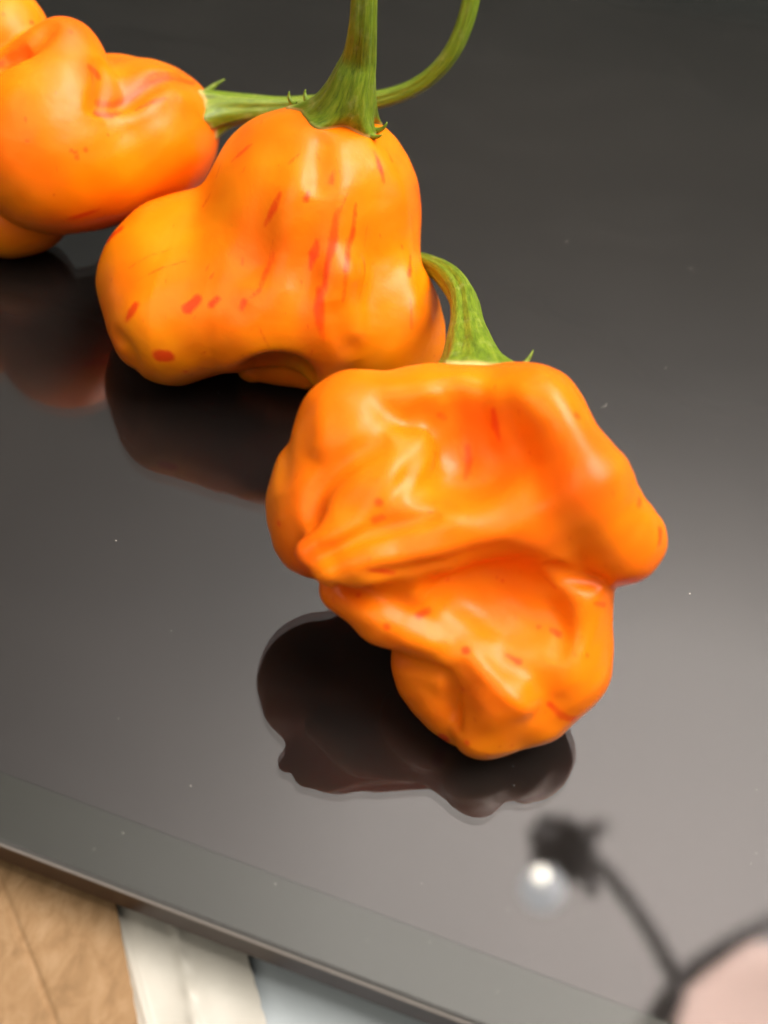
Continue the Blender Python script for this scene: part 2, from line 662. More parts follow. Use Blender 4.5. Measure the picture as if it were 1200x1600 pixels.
def build_flesh(fr, root, lo, hi, h, streaks, blush_shades, name='flesh'):
    V, Q = fr.mesh(lo, hi, h)
    streak = np.full(len(V), 60.0)
    for s in streaks:
        px = [p[0] for p in s]; py = [p[1] for p in s]
        pts = fr.surface_at(px, py)
        streak = np.minimum(streak, dist_polyline(V, pts, [p[2] for p in s]))
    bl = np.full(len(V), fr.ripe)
    for s in blush_shades:
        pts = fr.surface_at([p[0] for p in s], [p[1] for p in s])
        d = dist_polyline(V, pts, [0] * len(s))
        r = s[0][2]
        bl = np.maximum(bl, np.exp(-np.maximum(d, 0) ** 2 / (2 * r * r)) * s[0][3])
    r_ = np.random.RandomState(int(abs(lo[0])) + 3)
    fl = np.full(len(V), 60.0)
    front = np.nonzero(V[:, 2] > np.percentile(V[:, 2], 35))[0]
    ctr = V.mean(0)
    for i in r_.choice(front, 85, replace=False):
        p = V[i]
        t = np.array([0.35 * r_.randn() + 0.5 * (ctr[0] - p[0]) / 200, -1.0, 0.3 * r_.randn()])
        t *= r_.choice([3, 4, 6, 9, 16]) * (0.6 + r_.rand()) / np.linalg.norm(t)
        near = np.nonzero(np.abs(V - p).max(1) < 45)[0]
        fl[near] = np.minimum(fl[near], dist_polyline(V[near], [p - t, p + t], [r_.uniform(-0.5, 2.4), r_.uniform(-1.0, 1.2)]))
    return mesh_obj(name, fr.world(V), Q, MAT['skin'], root, attrs={'fleck': ('FLOAT', fl), 'streak': ('FLOAT', streak), 'blush_shade': ('FLOAT', bl)})


def catmull(pts, n):
    pts = np.asarray(pts, float)
    P = np.vstack([2 * pts[0] - pts[1], pts, 2 * pts[-1] - pts[-2]])
    out = []
    m = len(pts) - 1
    for i in range(n + 1):
        u = i / n * m
        k = min(int(u), m - 1)
        t = u - k
        p0, p1, p2, p3 = P[k:k + 4]
        out.append(0.5 * (2 * p1 + (p2 - p0) * t + (2 * p0 - 5 * p1 + 4 * p2 - p3) * t * t + (3 * p1 - p0 - 3 * p2 + p3) * t ** 3))
    return np.array(out)


def sweep_rings(C, segs, ribs=5, ribamp=0.07, twist=0.0, seed=1, n0=None):
    """C rows: x, y, w, radius. returns rings (n, segs, 3)"""
    r_ = np.random.RandomState(seed)
    n = len(C)
    T = np.gradient(C[:, :3], axis=0)
    T /= np.linalg.norm(T, axis=1)[:, None]
    a = np.array([1.0, 0, 0]) if n0 is None else np.asarray(n0, float)
    rings = np.empty((n, segs, 3))
    th = np.linspace(0, 2 * np.pi, segs, endpoint=False)
    ph = r_.rand() * 6
    for i in range(n):
        a = a - T[i] * (a @ T[i]); a /= np.linalg.norm(a)
        b = np.cross(T[i], a)
        rr = C[i, 3] * (1 + ribamp * np.cos(ribs * th + ph + twist * i / n) + ribamp * 0.45 * np.cos((2 * ribs + 1) * th + 1.7 * ph + twist * i / n))
        rings[i] = C[i, :3] + rr[:, None] * (np.cos(th)[:, None] * a + np.sin(th)[:, None] * b)
    return rings


def rings_faces(n, segs, off=0):
    f = []
    for i in range(n - 1):
        for j in range(segs):
            k = (j + 1) % segs
            f.append((off + i * segs + j, off + i * segs + k, off + (i + 1) * segs + k, off + (i + 1) * segs + j))
    return f


def vert_normals(V, faces):
    N = np.zeros_like(V)
    f = np.array([q for q in faces if len(q) == 4])
    n = np.cross(V[f[:, 2]] - V[f[:, 0]], V[f[:, 3]] - V[f[:, 1]])
    for i in range(4):
        np.add.at(N, f[:, i], n)
    return N / np.maximum(np.linalg.norm(N, axis=1), 1e-12)[:, None]


def tooth(fr, parent, p0, d0, d1, length, r):
    """small curled calyx point"""
    pts = []
    p = np.array(p0, float)
    n = 9
    for i in range(n + 1):
        t = i / n
        pts.append([*p, r * (1 - t) ** 0.8 + 0.5])
        d = d0 * (1 - t) + d1 * t
        p = p + d / np.linalg.norm(d) * length / n
    rings = sweep_rings(np.array(pts), 8, 2, 0.2, seed=3, n0=(0.3, 0.9, 0.3))
    V = rings.reshape(-1, 3)
    f = rings_faces(len(rings), 8)
    f.append(tuple(range(len(V) - 8, len(V))))
    fib = np.stack([V[:, 0] * 0.05, V[:, 1] * 0.05, V[:, 2] * 0.05], 1)
    return mesh_obj('calyx_tooth', fr.world(V), f, MAT['stem'], parent, attrs={'fibre': ('FLOAT_VECTOR', fib)})


def build_stem(fr, root, path, base, flare, teeth, segs=64, n=60, lobes=5, seed=1, ctrl=0.8, ribamp=0.07, calyx_rings=22, ragged=0.15):
    """path: (px,py,w,r) from tip to just above the fruit; base: (px,py) point of the fruit's shoulder or local point"""
    C = catmull([[*fr.P(p[0], p[1], p[2]), p[3]] for p in path], n)
    rings = sweep_rings(C, segs, lobes, ribamp, 0.5, seed)
    S = rings[-1]
    bp = fr.project(np.array([base]), 0, 8)[0]
    nb = fr.grad(bp[None])[0]; nb /= np.linalg.norm(nb)
    cen = C[-1, :3]
    dirs = S - cen
    dirs = dirs - nb * (dirs @ nb)[:, None]
    dirs /= np.linalg.norm(dirs, axis=1)[:, None]
    th = np.linspace(0, 2 * np.pi, segs, endpoint=False)
    r_ = np.random.RandomState(seed + 5)
    wob = sum(r_.randn() * np.cos(k * th + r_.rand() * 6) for k in (3, 5, 7, 9, 11)) * ragged * 0.35
    if callable(flare):
        R = flare(th) * (1 + wob)
    else:
        R = flare * (1 + wob + ragged * np.cos(lobes * th + seed))
    O = bp + dirs * R[:, None]
    for _ in range(3):
        O = fr.project(O, 2.0, 3)
    foot = fr.project(bp + dirs * (np.linalg.norm(S - cen, axis=1) * 1.02)[:, None], 3.0, 5)
    tan = rings[-1] - rings[-2]
    tan /= np.linalg.norm(tan, axis=1)[:, None]
    Cc = S + tan * (np.linalg.norm(foot - S, axis=1) * ctrl)[:, None]
    cal = []
    for i in range(1, calyx_rings + 1):
        t = i / calyx_rings
        cal.append((1 - t) ** 2 * S + 2 * t * (1 - t) * Cc + t * t * O)
    # tuck the rim into the skin
    cal.append(fr.project(O + dirs * 1.5, -3.0, 3))
    cal = np.array(cal)
    fl = cal[:-1].reshape(-1, 3)
    dd = fr.sdf(*fl.T)
    bad = dd < 1.6
    if bad.any():
        fl[bad] = fr.project(fl[bad], 1.6, 4)
    cal[:-1] = fl.reshape(cal[:-1].shape)
    allr = np.concatenate([rings, cal])
    V = allr.reshape(-1, 3)
    W = fr.world(V)
    faces = rings_faces(len(allr), segs)
    Nn = vert_normals(W, faces)
    # orientation: outward
    if (Nn[segs * 5:segs * 6] * (W[segs * 5:segs * 6] - W[segs * 5:segs * 6].mean(0))).sum() < 0:
        faces = [f[::-1] for f in faces]; Nn = -Nn
    L = np.cumsum(np.r_[0, np.linalg.norm(np.diff(allr.mean(1), axis=0), axis=1) + 2])
    fib = np.stack([np.tile(np.cos(th) * 2.6, len(allr)), np.tile(np.sin(th) * 2.6, len(allr)), np.repeat(L * 0.008, segs)], 1)
    ns = len(rings)
    a = ns * segs
    cap = tuple(range(segs))
    rim = np.zeros((calyx_rings + 2, segs))
    rim[-1] = 1.0
    rim[-2] = 1.0
    rim[-3] = 0.7
    rim[-4] = 0.15
    rim = rim.ravel() * np.tile(0.55 + 0.45 * np.cos(3 * th + seed), calyx_rings + 2)
    f1 = [f for f in faces if max(f) < a] + [cap]
    f2 = [tuple(i - (a - segs) for i in f) for f in faces if min(f) >= a - segs]
    mesh_obj('stem', W[:a], f1, MAT['stem'], root, normals=Nn[:a], attrs={'fibre': ('FLOAT_VECTOR', fib[:a])})
    cx = mesh_obj('calyx', W[a - segs:], f2, MAT['stem'], root, normals=Nn[a - segs:], attrs={'fibre': ('FLOAT_VECTOR', fib[a - segs:]), 'rim': ('FLOAT', rim)})
    for (px, py, out, up, ln, rr) in teeth:
        # nearest rim point to the named place
        qx, qy = fr.pix(O)
        j = int(np.argmin((qx - px) ** 2 + (qy - py) ** 2))
        dj = dirs[j]
        d0 = dj * out[0] + nb * out[1]
        d1 = dj * up[0] + nb * up[1]
        tooth(fr, cx, O[j] - dj * 3, d0, d1, ln, rr)
    return cx


# ------------------------------------------------------------------ setting: table, ceiling
def plane_obj(name, x0, x1, y0, y1, z, mat, flip=False):
    f = (0, 1, 2, 3) if not flip else (3, 2, 1, 0)
    o = mesh_obj(name, [(x0, y0, z), (x1, y0, z), (x1, y1, z), (x0, y1, z)], [f], mat, smooth=False)
    tag(o, kind='structure')
    return o


PLATE_T = 0.0048
TABLE_Z = -0.0125
plane_obj('table', -0.8, 0.8, -0.4, 0.9, TABLE_Z, MAT['table'])
plane_obj('ceiling', -3.6, 3.6, -2.6, 5.6, 2.6, MAT['ceiling'], flip=True)

# ------------------------------------------------------------------ glass plate
pA, pB = ground(0, 1317), ground(600, 1547)
U = (pB - pA) / np.linalg.norm(pB - pA)
NIN = np.array([-U[1], U[0], 0.0])
UP = np.array([0, 0, 1.0])
plate_root = empty('glass_plate', tuple(pA + NIN * 0.2 - UP * PLATE_T))
tag(plate_root, 'large sheet of glossy black glass with a grey border band, peppers lying on it', 'glass plate')
FR = (pA, U, NIN, UP)
BW = float((ground(300, 1317.5, -0.0011) - pA) @ NIN)
v, f = box_mesh((-0.35, 0.0005, -0.0006), (0.5, 0.55, 0.0), FR)
mesh_obj('glass_pane', v[4:], [(0, 1, 3, 2)], MAT['glass'], plate_root, smooth=False)
v, f = box_mesh((-0.35, BW, -0.0035), (0.5, 0.5496, -0.0011), FR)
mesh_obj('backing_panel', v, f, MAT['panel'], plate_root, smooth=False)
v, f = box_mesh((-0.35, 0.0006, -0.0035), (0.5, BW - 0.00002, -0.0012), FR)
mesh_obj('border_band', v, f, MAT['border'], plate_root, smooth=False)


def profile_strip(name, prof, mat):
    vs_, fs = [], []
    for x in (-0.35, 0.5):
        for (n_, z_) in prof:
            vs_.append(pA + U * x + NIN * n_ + UP * z_)
    m = len(prof)
    for i in range(m):
        j = (i + 1) % m
        fs.append((i, j, m + j, m + i))
    fs.append(tuple(range(m - 1, -1, -1))); fs.append(tuple(range(m, 2 * m)))
    return mesh_obj(name, vs_, fs, mat, plate_root, smooth=False)


profile_strip('glass_edge', [(0.00048, -0.00004), (0.00012, -0.00030), (0.00012, -0.0011), (0.00048, -0.0011)], MAT['black'])
profile_strip('edge_trim', [(0.0001, -0.00036), (-0.00004, -0.00036), (-0.00013, -0.00043), (-0.00014, -0.0006), (0.0001, -0.0006)], MAT['trim'])
profile_strip('edge_frame', [(-0.0001, -0.00062), (-0.00005, -PLATE_T + 0.0003), (0.0006, -PLATE_T), (0.004, -PLATE_T), (0.004, -0.0036), (0.0005, -0.0036), (0.0005, -0.0012), (0.0001, -0.0012), (0.0001, -0.00062)], MAT['frame'])

# ------------------------------------------------------------------ standing bell shaped pepper (middle)
def middle_pepper():
    fr = Fruit(0.190)
    fr.ell(490, 325, 8, 167, 158, 152, rot=0, k=1)          # dome
    fr.ell(494, 425, -45, 158, 145, 160, k=70)               # waist
    fr.ell(400, 425, -5, 118, 105, 108, k=80)
    fr.ell(250, 440, -45, 98, 108, 110, rot=18, k=110)       # big lobe at the left
    fr.ell(292, 390, -55, 100, 84, 98, rot=-25, k=70)
    fr.ell(270, 508, 0, 88, 84, 90, rot=0, k=60)
    fr.path([(290, 490, 15, 82), (365, 500, 46, 56), (430, 506, 58, 42), (500, 510, 64, 42)], k=110)   # skirt across the front
    fr.ell(606, 515, -10, 90, 108, 95, rot=-14, k=75)        # lobe at the right
    fr.path([(535, 430, 112, 30), (518, 500, 78, 36), (502, 568, 22, 34)], k=55)   # front ridge
    fr.path([(395, 574, -60, 26), (440, 560, -60, 40), (480, 575, -60, 34)], k=24)   # inner lobe seen under the rim
    fr.ell(470, 330, -130, 120, 110, 90, k=60)
    fr.ell(424, 604, 60, 70, 50, 84, rot=-20, k=18, sub=True)   # hollow under the rim
    fr.groove([(505, 205), (498, 250), (496, 310)], 7, 12)
    fr.groove([(445, 215), (415, 300), (400, 380), (390, 450)], 5, 22)
    fr.groove([(470, 250), (450, 330), (440, 420), (430, 500)], -5, 18)
    fr.groove([(540, 240), (530, 330), (512, 430), (505, 520)], -5, 14)
    fr.groove([(585, 260), (590, 350), (575, 440), (560, 520)], 6, 18)
    fr.groove([(625, 270), (635, 350), (640, 430), (655, 520)], -4, 14)
    fr.groove([(520, 470), (530, 520), (560, 560)], 5, 12)
    fr.groove([(175, 520), (200, 545), (215, 590)], 7, 10)
    fr.groove([(390, 470), (350, 520), (330, 575)], 3, 14)
    fr.settle((-500, -720, -280), (130, -160, 230))
    top = fr.P(530, 164, 90)
    b = ground(440, 540)
    root = empty('pepper', tuple(b))
    tag(root, 'bell shaped orange pepper standing upright in the middle with red streaks down its side', 'pepper', 'orange peppers on the glass')
    streaks = [
        [(527, 325, 2), (522, 370, 7), (512, 410, 6), (506, 455, 3)],
        [(556, 318, 1), (550, 370, 5), (540, 420, 4), (536, 470, 1)],
        [(438, 302, 2), (428, 325, 6), (414, 352, 2)],
        [(496, 376, 3), (490, 398, 8), (485, 418, 3)],
        [(522, 265, 1), (518, 284, 4)], [(482, 300, 2), (478, 312, 4)],
        [(585, 235, 1), (594, 262, 5), (600, 284, 2)],
        [(428, 392, 2), (416, 425, 4), (404, 455, 3), (392, 464, 2)],
        [(382, 472, 5), (378, 482, 4)],
        [(308, 468, 8), (293, 482, 9)], [(340, 467, 5), (330, 476, 6)],
        [(212, 476, 6), (204, 488, 7), (198, 500, 4)], [(250, 556, 11), (262, 556, 11)],
        [(290, 581, 4)], [(332, 594, 6)], [(188, 358, 8), (172, 372, 10)],
        [(392, 226, 2), (376, 240, 4), (362, 252, 2)],
        [(646, 262, 2), (658, 300, 5), (662, 350, 5), (660, 400, 3)], [(640, 240, 1), (652, 275, 3)],
        [(642, 400, 2), (640, 430, 3)],
        [(500, 455, 7), (499, 480, 8), (500, 505, 6), (505, 530, 1)],
        [(625, 228, 1), (645, 262, 2.5), (656, 300, 3)], [(648, 290, 2), (657, 340, 3), (657, 400, 1)],
        [(604, 232, 0), (612, 250, 2)], [(468, 240, 0.5), (452, 256, 1.5)], [(330, 300, 0), (318, 322, 1.5)], [(200, 420, 0), (240, 398, 1.2), (270, 388, 0)],
        [(210, 442, 0), (250, 420, 1.0), (290, 408, 0)], [(545, 300, 0), (530, 330, 1.5), (524, 360, 1)], [(574, 350, 0), (570, 420, 1.3), (560, 470, 0)],
        [(345, 215, 0), (328, 245, 3), (322, 262, 0)],
    ]
    blush_shade = [[(525, 340, 26, 0.35), (515, 420, 0, 0), (508, 480, 0, 0)], [(505, 500, 30, 0.5), (498, 580, 0, 0)], [(655, 300, 16, 0.7), (660, 380, 0, 0)], [(375, 240, 26, 0.3)], [(430, 555, 16, 0.45), (350, 590, 0, 0)], [(420, 594, 22, 0.7), (470, 598, 0, 0)], [(160, 480, 14, 0.4), (178, 540, 0, 0)], [(440, 440, 45, 0.22)], [(540, 300, 60, 0.14)]]
    build_flesh(fr, root, (-500, -720, -280), (130, -160, 230), 4.6, streaks, blush_shade)
    path = [(570, -40, 275, 17), (569, -20, 265, 17.5), (566, 40, 225, 19.5), (561, 88, 178, 24), (553, 120, 155, 31)]
    teeth = [(455, 160, (1, 0.15), (-0.2, 1), 25, 5), (478, 140, (1, 0.4), (-0.3, 1), 22, 5), (598, 205, (1, 0.3), (0.0, 1), 26, 5),
             (588, 224, (1, 0.1), (0.6, 0.8), 22, 5)]
    build_stem(fr, root, path, top, 70, teeth, seed=4, ctrl=0.72, ribamp=0.06)
    return fr


# ------------------------------------------------------------------ lying pepper at the upper left
def left_pepper():
    fr = Fruit(0.205)
    fr.ell(68, 215, -45, 124, 142, 120, rot=-10, k=1)         # big front lobe
    fr.path([(99, 98, -28, 67), (88, 170, -35, 96), (70, 240, -45, 112)], k=50)             # upper knuckle
    fr.ell(0, 60, -80, 82, 84, 80, k=22)                      # far upper lobe
    fr.ell(-90, 160, -70, 110, 150, 120, k=40)
    fr.ell(228, 205, -138, 122, 116, 122, rot=20, k=40)       # shoulder with the stem
    fr.ell(175, 262, -95, 125, 80, 100, rot=-22, k=90)
    fr.ell(25, 345, -150, 92, 62, 70, rot=-12, k=16)          # lower lobe
    fr.ell(205, 135, -150, 100, 46, 60, rot=12, k=20)
    fr.path([(30, 95, 40, 10), (0, 105, 40, 12), (-40, 110, 40, 14)], k=30, sub=True)
    fr.groove([(158, 92), (160, 130), (152, 165), (150, 185)], 10, 10)
    fr.groove([(150, 172), (195, 166), (232, 138), (270, 122), (325, 146)], 6, 10)
    fr.groove([(165, 192), (215, 178), (262, 152), (310, 160)], -5, 13)
    fr.groove([(190, 140), (230, 112), (280, 112)], -4, 12)
    fr.groove([(85, 32), (60, 62), (28, 90), (-20, 105)], 15, 10)
    fr.settle((-880, -860, -310), (-220, -340, 120))
    root = empty('pepper', tuple(ground(90, 390)))
    tag(root, 'lumpy orange pepper lying in the upper left corner, cut off by the frame', 'pepper', 'orange peppers on the glass')
    streaks = [
        [(152, 162, 6), (178, 164, 5.5), (205, 152, 6), (232, 130, 5.5), (262, 122, 5), (300, 130, 4.5), (330, 148, 2)],
        [(150, 178, 6), (172, 180, 5), (190, 176, 2)], [(212, 172, 1.5), (238, 160, 4), (264, 152, 1.5)], [(200, 138, 1), (240, 116, 3), (280, 116, 2)],
        [(108, 342, 3), (130, 336, 6), (155, 328, 3)],
        [(0, 100, 6), (15, 105, 7), (28, 100, 3)], [(140, 105, 5), (152, 118, 8)],
        [(112, 235, 2), (118, 238, 3)], [(120, 246, 3)], [(134, 234, 3)],
        [(50, 35, 4)], [(5, 22, 3)], [(110, 50, 3)], [(42, 220, 2)],
    ]
    blush_shade = [[(120, 45, 26, 0.6), (60, 75, 0, 0), (20, 95, 0, 0)], [(160, 160, 20, 0.7), (210, 140, 0, 0), (290, 120, 0, 0)], [(140, 110, 18, 0.7)], [(100, 350, 24, 0.35), (180, 330, 0, 0)]]
    build_flesh(fr, root, (-880, -860, -310), (-220, -340, 120), 5.0, streaks, blush_shade)
    path = [(738, -90, 60, 13), (735, 0, 20, 13.5), (706, 80, -20, 13), (655, 132, -60, 13), (585, 157, -90, 14), (500, 163, -105, 15), (440, 167, -112, 16), (392, 169, -116, 22)]
    teeth = [(325, 140, (0.6, 0.9), (0.2, 1), 38, 6), (335, 150, (0.6, 0.9), (1, 0.2), 22, 5)]
    build_stem(fr, root, path, fr.P(350, 172, -118), 42, teeth, seed=9, ctrl=0.7, n=80, segs=48)
    return fr


# ------------------------------------------------------------------ wrinkled pepper in front
def front_pepper():
    fr = Fruit(0.153)
    fr.ell(715, 790, -60, 245, 205, 190, rot=10, k=1)            # core
    fr.ell(560, 685, -40, 105, 108, 120, k=50)                   # upper left rim
    fr.ell(508, 780, -60, 92, 128, 120, rot=10, k=45)            # left rim
    fr.ell(690, 640, -60, 150, 72, 130, k=45)                    # top rim
    fr.ell(825, 655, -20, 92, 88, 130, rot=20, k=50)             # right shoulder
    fr.path([(850, 665, 40, 66), (905, 760, 60, 74), (972, 845, 20, 68)], k=40)   # right ridge
    fr.ell(780, 985, -70, 172, 155, 120, rot=0, k=60)            # lower body
    fr.path([(882, 930, -30, 75), (880, 1040, -40, 70), (830, 1100, -50, 68)], k=40)  # right lower rim
    fr.path([(730, 1020, 20, 24), (785, 1085, 8, 46), (762, 1128, -40, 62)], k=45)    # bottom lobe with ridge
    fr.ell(688, 1075, -82, 60, 112, 70, rot=-36, k=16)           # lower left lobe
    fr.path([(535, 925, -10, 36), (600, 965, 8, 40), (690, 1005, 14, 30)], k=35)     # lower left fold
    # hollows
    fr.ell(715, 695, 138, 130, 96, 112, rot=12, k=80, sub=True)
    fr.ell(790, 945, 100, 140, 84, 100, rot=22, k=60, sub=True)
    # folds inside the hollow
    fr.path([(850, 805, 50, 46), (690, 842, 60, 44), (575, 870, 86, 34), (518, 890, 90, 30)], k=50)
    fr.ell(582, 775, 52, 64, 122, 44, rot=40, k=50)
    fr.path([(535, 830, 84, 28), (480, 864, 84, 20)], k=40)
    # creases and pleats of the skin
    fr.groove([(690, 802), (610, 826), (545, 848), (480, 884)], 11, 9)
    fr.groove([(610, 686), (540, 724), (498, 775), (484, 838)], 15, 12)
    fr.groove([(496, 912), (545, 920), (615, 914)], 5, 7)
    fr.groove([(632, 700), (595, 765), (545, 828), (500, 855)], -5, 12)
    fr.groove([(668, 715), (640, 765), (600, 800)], -2, 10)
    fr.groove([(640, 735), (610, 790)], 1.5, 7)
    fr.groove([(700, 590), (712, 640), (725, 700), (720, 750)], 6, 15)
    fr.groove([(770, 585), (778, 640), (790, 720)], -4, 14)
    fr.groove([(570, 620), (620, 650), (660, 690)], 4, 14)
    fr.groove([(560, 880), (640, 868), (720, 852), (800, 830)], -5, 9)
    fr.groove([(560, 900), (640, 890), (720, 872)], 5, 8)
    fr.groove([(728, 1016), (765, 1060), (800, 1095), (840, 1112)], -7.5, 10)
    fr.groove([(765, 1012), (810, 1050), (850, 1075)], 3, 13)
    fr.groove([(600, 1012), (650, 1042), (694, 1056), (708, 1100), (716, 1150)], 13, 9)
    fr.groove([(850, 878), (900, 905), (955, 908)], 9, 9)
    fr.groove([(885, 905), (905, 960), (900, 1040), (870, 1090)], -5, 14)
    fr.groove([(850, 930), (880, 990), (870, 1040)], 4, 12)
    fr.groove([(640, 935), (700, 945), (760, 930)], 3, 16)
    fr.groove([(520, 950), (580, 965), (640, 1000), (690, 1012)], -6, 12)
    fr.groove([(850, 590), (890, 650), (930, 730)], -4, 16)
    fr.groove([(455, 640), (446, 700), (440, 770)], 4, 14)
    fr.groove([(500, 610), (505, 660), (490, 720)], -4, 14)
    fr.lump = 1.3
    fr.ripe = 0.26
    fr.settle((-220, -280, -300), (480, 440, 200))
    root = empty('pepper', tuple(ground(740, 1120)))
    tag(root, 'wrinkled orange pepper lying nearest the viewer with its folded hollow end showing', 'pepper', 'orange peppers on the glass')
    streaks = [
        [(770, 640, 4), (774, 665, 7), (780, 688, 2)], [(730, 698, 3), (733, 722, 6), (727, 748, 3)],
        [(592, 785, 7)], [(586, 812, 6), (598, 808, 5)], [(575, 890, 2), (598, 892, 5), (615, 895, 3)],
        [(654, 962, 6), (668, 955, 6)], [(605, 980, 6)], [(728, 1016, 7)], [(792, 1024, 2), (810, 1034, 5)],
        [(862, 985, 4), (874, 992, 5)], [(842, 980, 4)], [(918, 1024, 4)], [(858, 1100, 5), (880, 1120, 6), (897, 1124, 6)],
        [(928, 942, 2), (945, 945, 4)], [(902, 650, 6)], [(1000, 780, 6), (998, 790, 4)], [(1032, 828, 6), (1030, 850, 4)],
        [(694, 1152, 10), (702, 1165, 9)], [(572, 566, 6)], [(556, 578, 4)], [(686, 648, 3), (694, 653, 3)],
        [(435, 818, 5)], [(722, 1076, 4)], [(730, 1160, 5)], [(700, 905, 3)], [(785, 908, 3)], [(672, 800, 3)],
        [(980, 908, 6), (1000, 906, 4)], [(560, 930, 4)], [(800, 1165, 3)],
    ]
    blush_shade = [[(710, 670, 62, 0.75), (770, 750, 0, 0)], [(470, 860, 26, 0.9), (480, 890, 0, 0)], [(700, 790, 30, 0.5), (620, 810, 0, 0)],  # first entry paints the deeper orange shade of the hollow
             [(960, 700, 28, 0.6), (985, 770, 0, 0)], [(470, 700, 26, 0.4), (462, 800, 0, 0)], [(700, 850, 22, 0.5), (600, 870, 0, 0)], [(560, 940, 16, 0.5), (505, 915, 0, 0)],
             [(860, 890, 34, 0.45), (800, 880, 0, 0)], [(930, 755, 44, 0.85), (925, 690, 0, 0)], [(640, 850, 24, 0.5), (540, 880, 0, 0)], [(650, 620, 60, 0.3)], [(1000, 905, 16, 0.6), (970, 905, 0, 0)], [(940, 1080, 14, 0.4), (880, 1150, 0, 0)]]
    build_flesh(fr, root, (-220, -280, -300), (480, 440, 200), 4.8, streaks, blush_shade)
    path = [(590, 432, -700, 17), (640, 409, -600, 18), (682, 420, -500, 20), (708, 441, -415, 24), (724, 468, -340, 26), (729, 503, -270, 30), (733, 535, -215, 40)]
    teeth = [(838, 570, (0.5, 0.8), (0.2, 1), 34, 6)]
    build_stem(fr, root, path, fr.P(752, 568, -112), 76, teeth, seed=12, ctrl=0.7, segs=56)
    return fr


for fn in (middle_pepper, left_pepper, front_pepper):
    fn()

# ------------------------------------------------------------------ things under the plate edge
def sheet(name, corners_px, z, thick, mat, nu=40, nv=30, relief=None, label=None, cat=None, parent=None, edge_noise=0.0, seed=1):
    """thin slab spanned by four photo corners at height z (a, b, c, d around), with real thickness"""
    r_ = np.random.RandomState(seed)
    c = [ground(*p, z) for p in corners_px]
    en = r_.randn(nv + 1) * edge_noise
    en2 = r_.randn(nv + 1) * edge_noise
    top = np.empty((nu + 1, nv + 1, 3))
    for i in range(nu + 1):
        for j in range(nv + 1):
            u_, v_ = i / nu, j / nv
            p = c[0] * (1 - u_) * (1 - v_) + c[1] * u_ * (1 - v_) + c[2] * u_ * v_ + c[3] * (1 - u_) * v_
            p = p + RIGHT * (en[j] * (1 - u_) ** 6 + en2[j] * u_ ** 6)
            p = p + UP * (relief(u_, v_, p) if relief else 0)
            top[i, j] = p
    bot = top - UP * thick
    V = np.concatenate([top.reshape(-1, 3), bot.reshape(-1, 3)])
    m = (nu + 1) * (nv + 1)
    f = []
    def I(i, j): return i * (nv + 1) + j
    for i in range(nu):
        for j in range(nv):
            f.append((I(i, j), I(i, j + 1), I(i + 1, j + 1), I(i + 1, j)))
            f.append((m + I(i, j), m + I(i + 1, j), m + I(i + 1, j + 1), m + I(i, j + 1)))
    for i in range(nu):
        f.append((I(i, 0), I(i + 1, 0), m + I(i + 1, 0), m + I(i, 0)))
        f.append((I(i + 1, nv), I(i, nv), m + I(i, nv), m + I(i + 1, nv)))
    for j in range(nv):
        f.append((I(0, j + 1), I(0, j), m + I(0, j), m + I(0, j + 1)))
        f.append((I(nu, j), I(nu, j + 1), m + I(nu, j + 1), m + I(nu, j)))
    o = mesh_obj(name, V, f, mat, parent, origin=tuple((c[0] + c[2]) / 2) if parent is None else None, smooth=True)
    if label:
        tag(o, label, cat)
    return o


def crease(u_, v_, p):
    # scored line across the board
    a, b = ground(0, 1378, -0.0075), ground(88, 1600, -0.0075)
    ab = (b - a)[:2]
    d = abs((p[0] - a[0]) * ab[1] - (p[1] - a[1]) * ab[0]) / np.linalg.norm(ab)
    return -0.0004 * math.exp(-(d / 0.0003) ** 2) + 0.00012 * math.sin(p[0] * 160 + p[1] * 90)


cb = sheet('cardboard_sheet', [(-420, 1180), (158, 1285), (238, 1720), (-420, 1720)], -0.0075, 0.0035, MAT['cardboard'], nu=150, nv=60, relief=crease,
           label='brown cardboard with a scored line under the left end of the glass edge', cat='cardboard', edge_noise=0.00004, seed=3)


def bag_relief(u_, v_, p):
    r1 = 0.00035 * math.exp(-((u_ - 0.17 - 0.10 * v_) / 0.03) ** 2)
    r2 = 0.0004 * math.exp(-((u_ - 0.62 + 0.10 * v_) / 0.04) ** 2) * (0.6 + 0.4 * math.sin(v_ * 60))
    r3 = 0.00022 * math.sin(u_ * 9 + 3 * v_) * math.sin(v_ * 7 + u_ * 5)
    return r1 + r2 + r3


sheet('plastic_bag', [(90, 1230), (338, 1300), (447, 1720), (195, 1720)], -0.0092, 0.0008, MAT['film'], nu=70, nv=60, relief=bag_relief,
      label='crinkled milky clear plastic bag lying between the cardboard and the blue film', cat='plastic bag', edge_noise=0.00008, seed=5)


def blue_relief(u_, v_, p):
    return 0.0003 * math.sin(u_ * 7 + v_ * 9) * math.sin(v_ * 5 - u_ * 3) + 0.00006 * math.sin(u_ * 30 + v_ * 13)


sheet('plastic_film', [(230, 1280), (760, 1440), (900, 1740), (330, 1740)], -0.0110, 0.0006, MAT['bluefilm'], nu=70, nv=50, relief=blue_relief,
      label='pale blue grey plastic film under the glass edge, right of the milky bag', cat='plastic film', edge_noise=0.00006, seed=6)


# ------------------------------------------------------------------ ceiling lamp that the glass mirrors
def mirror_point(px, py, z):
    """place at height z whose mirror image in the glass is seen at the pixel"""
    p = ground(px, py, -z)
    return np.array([p[0], p[1], z])


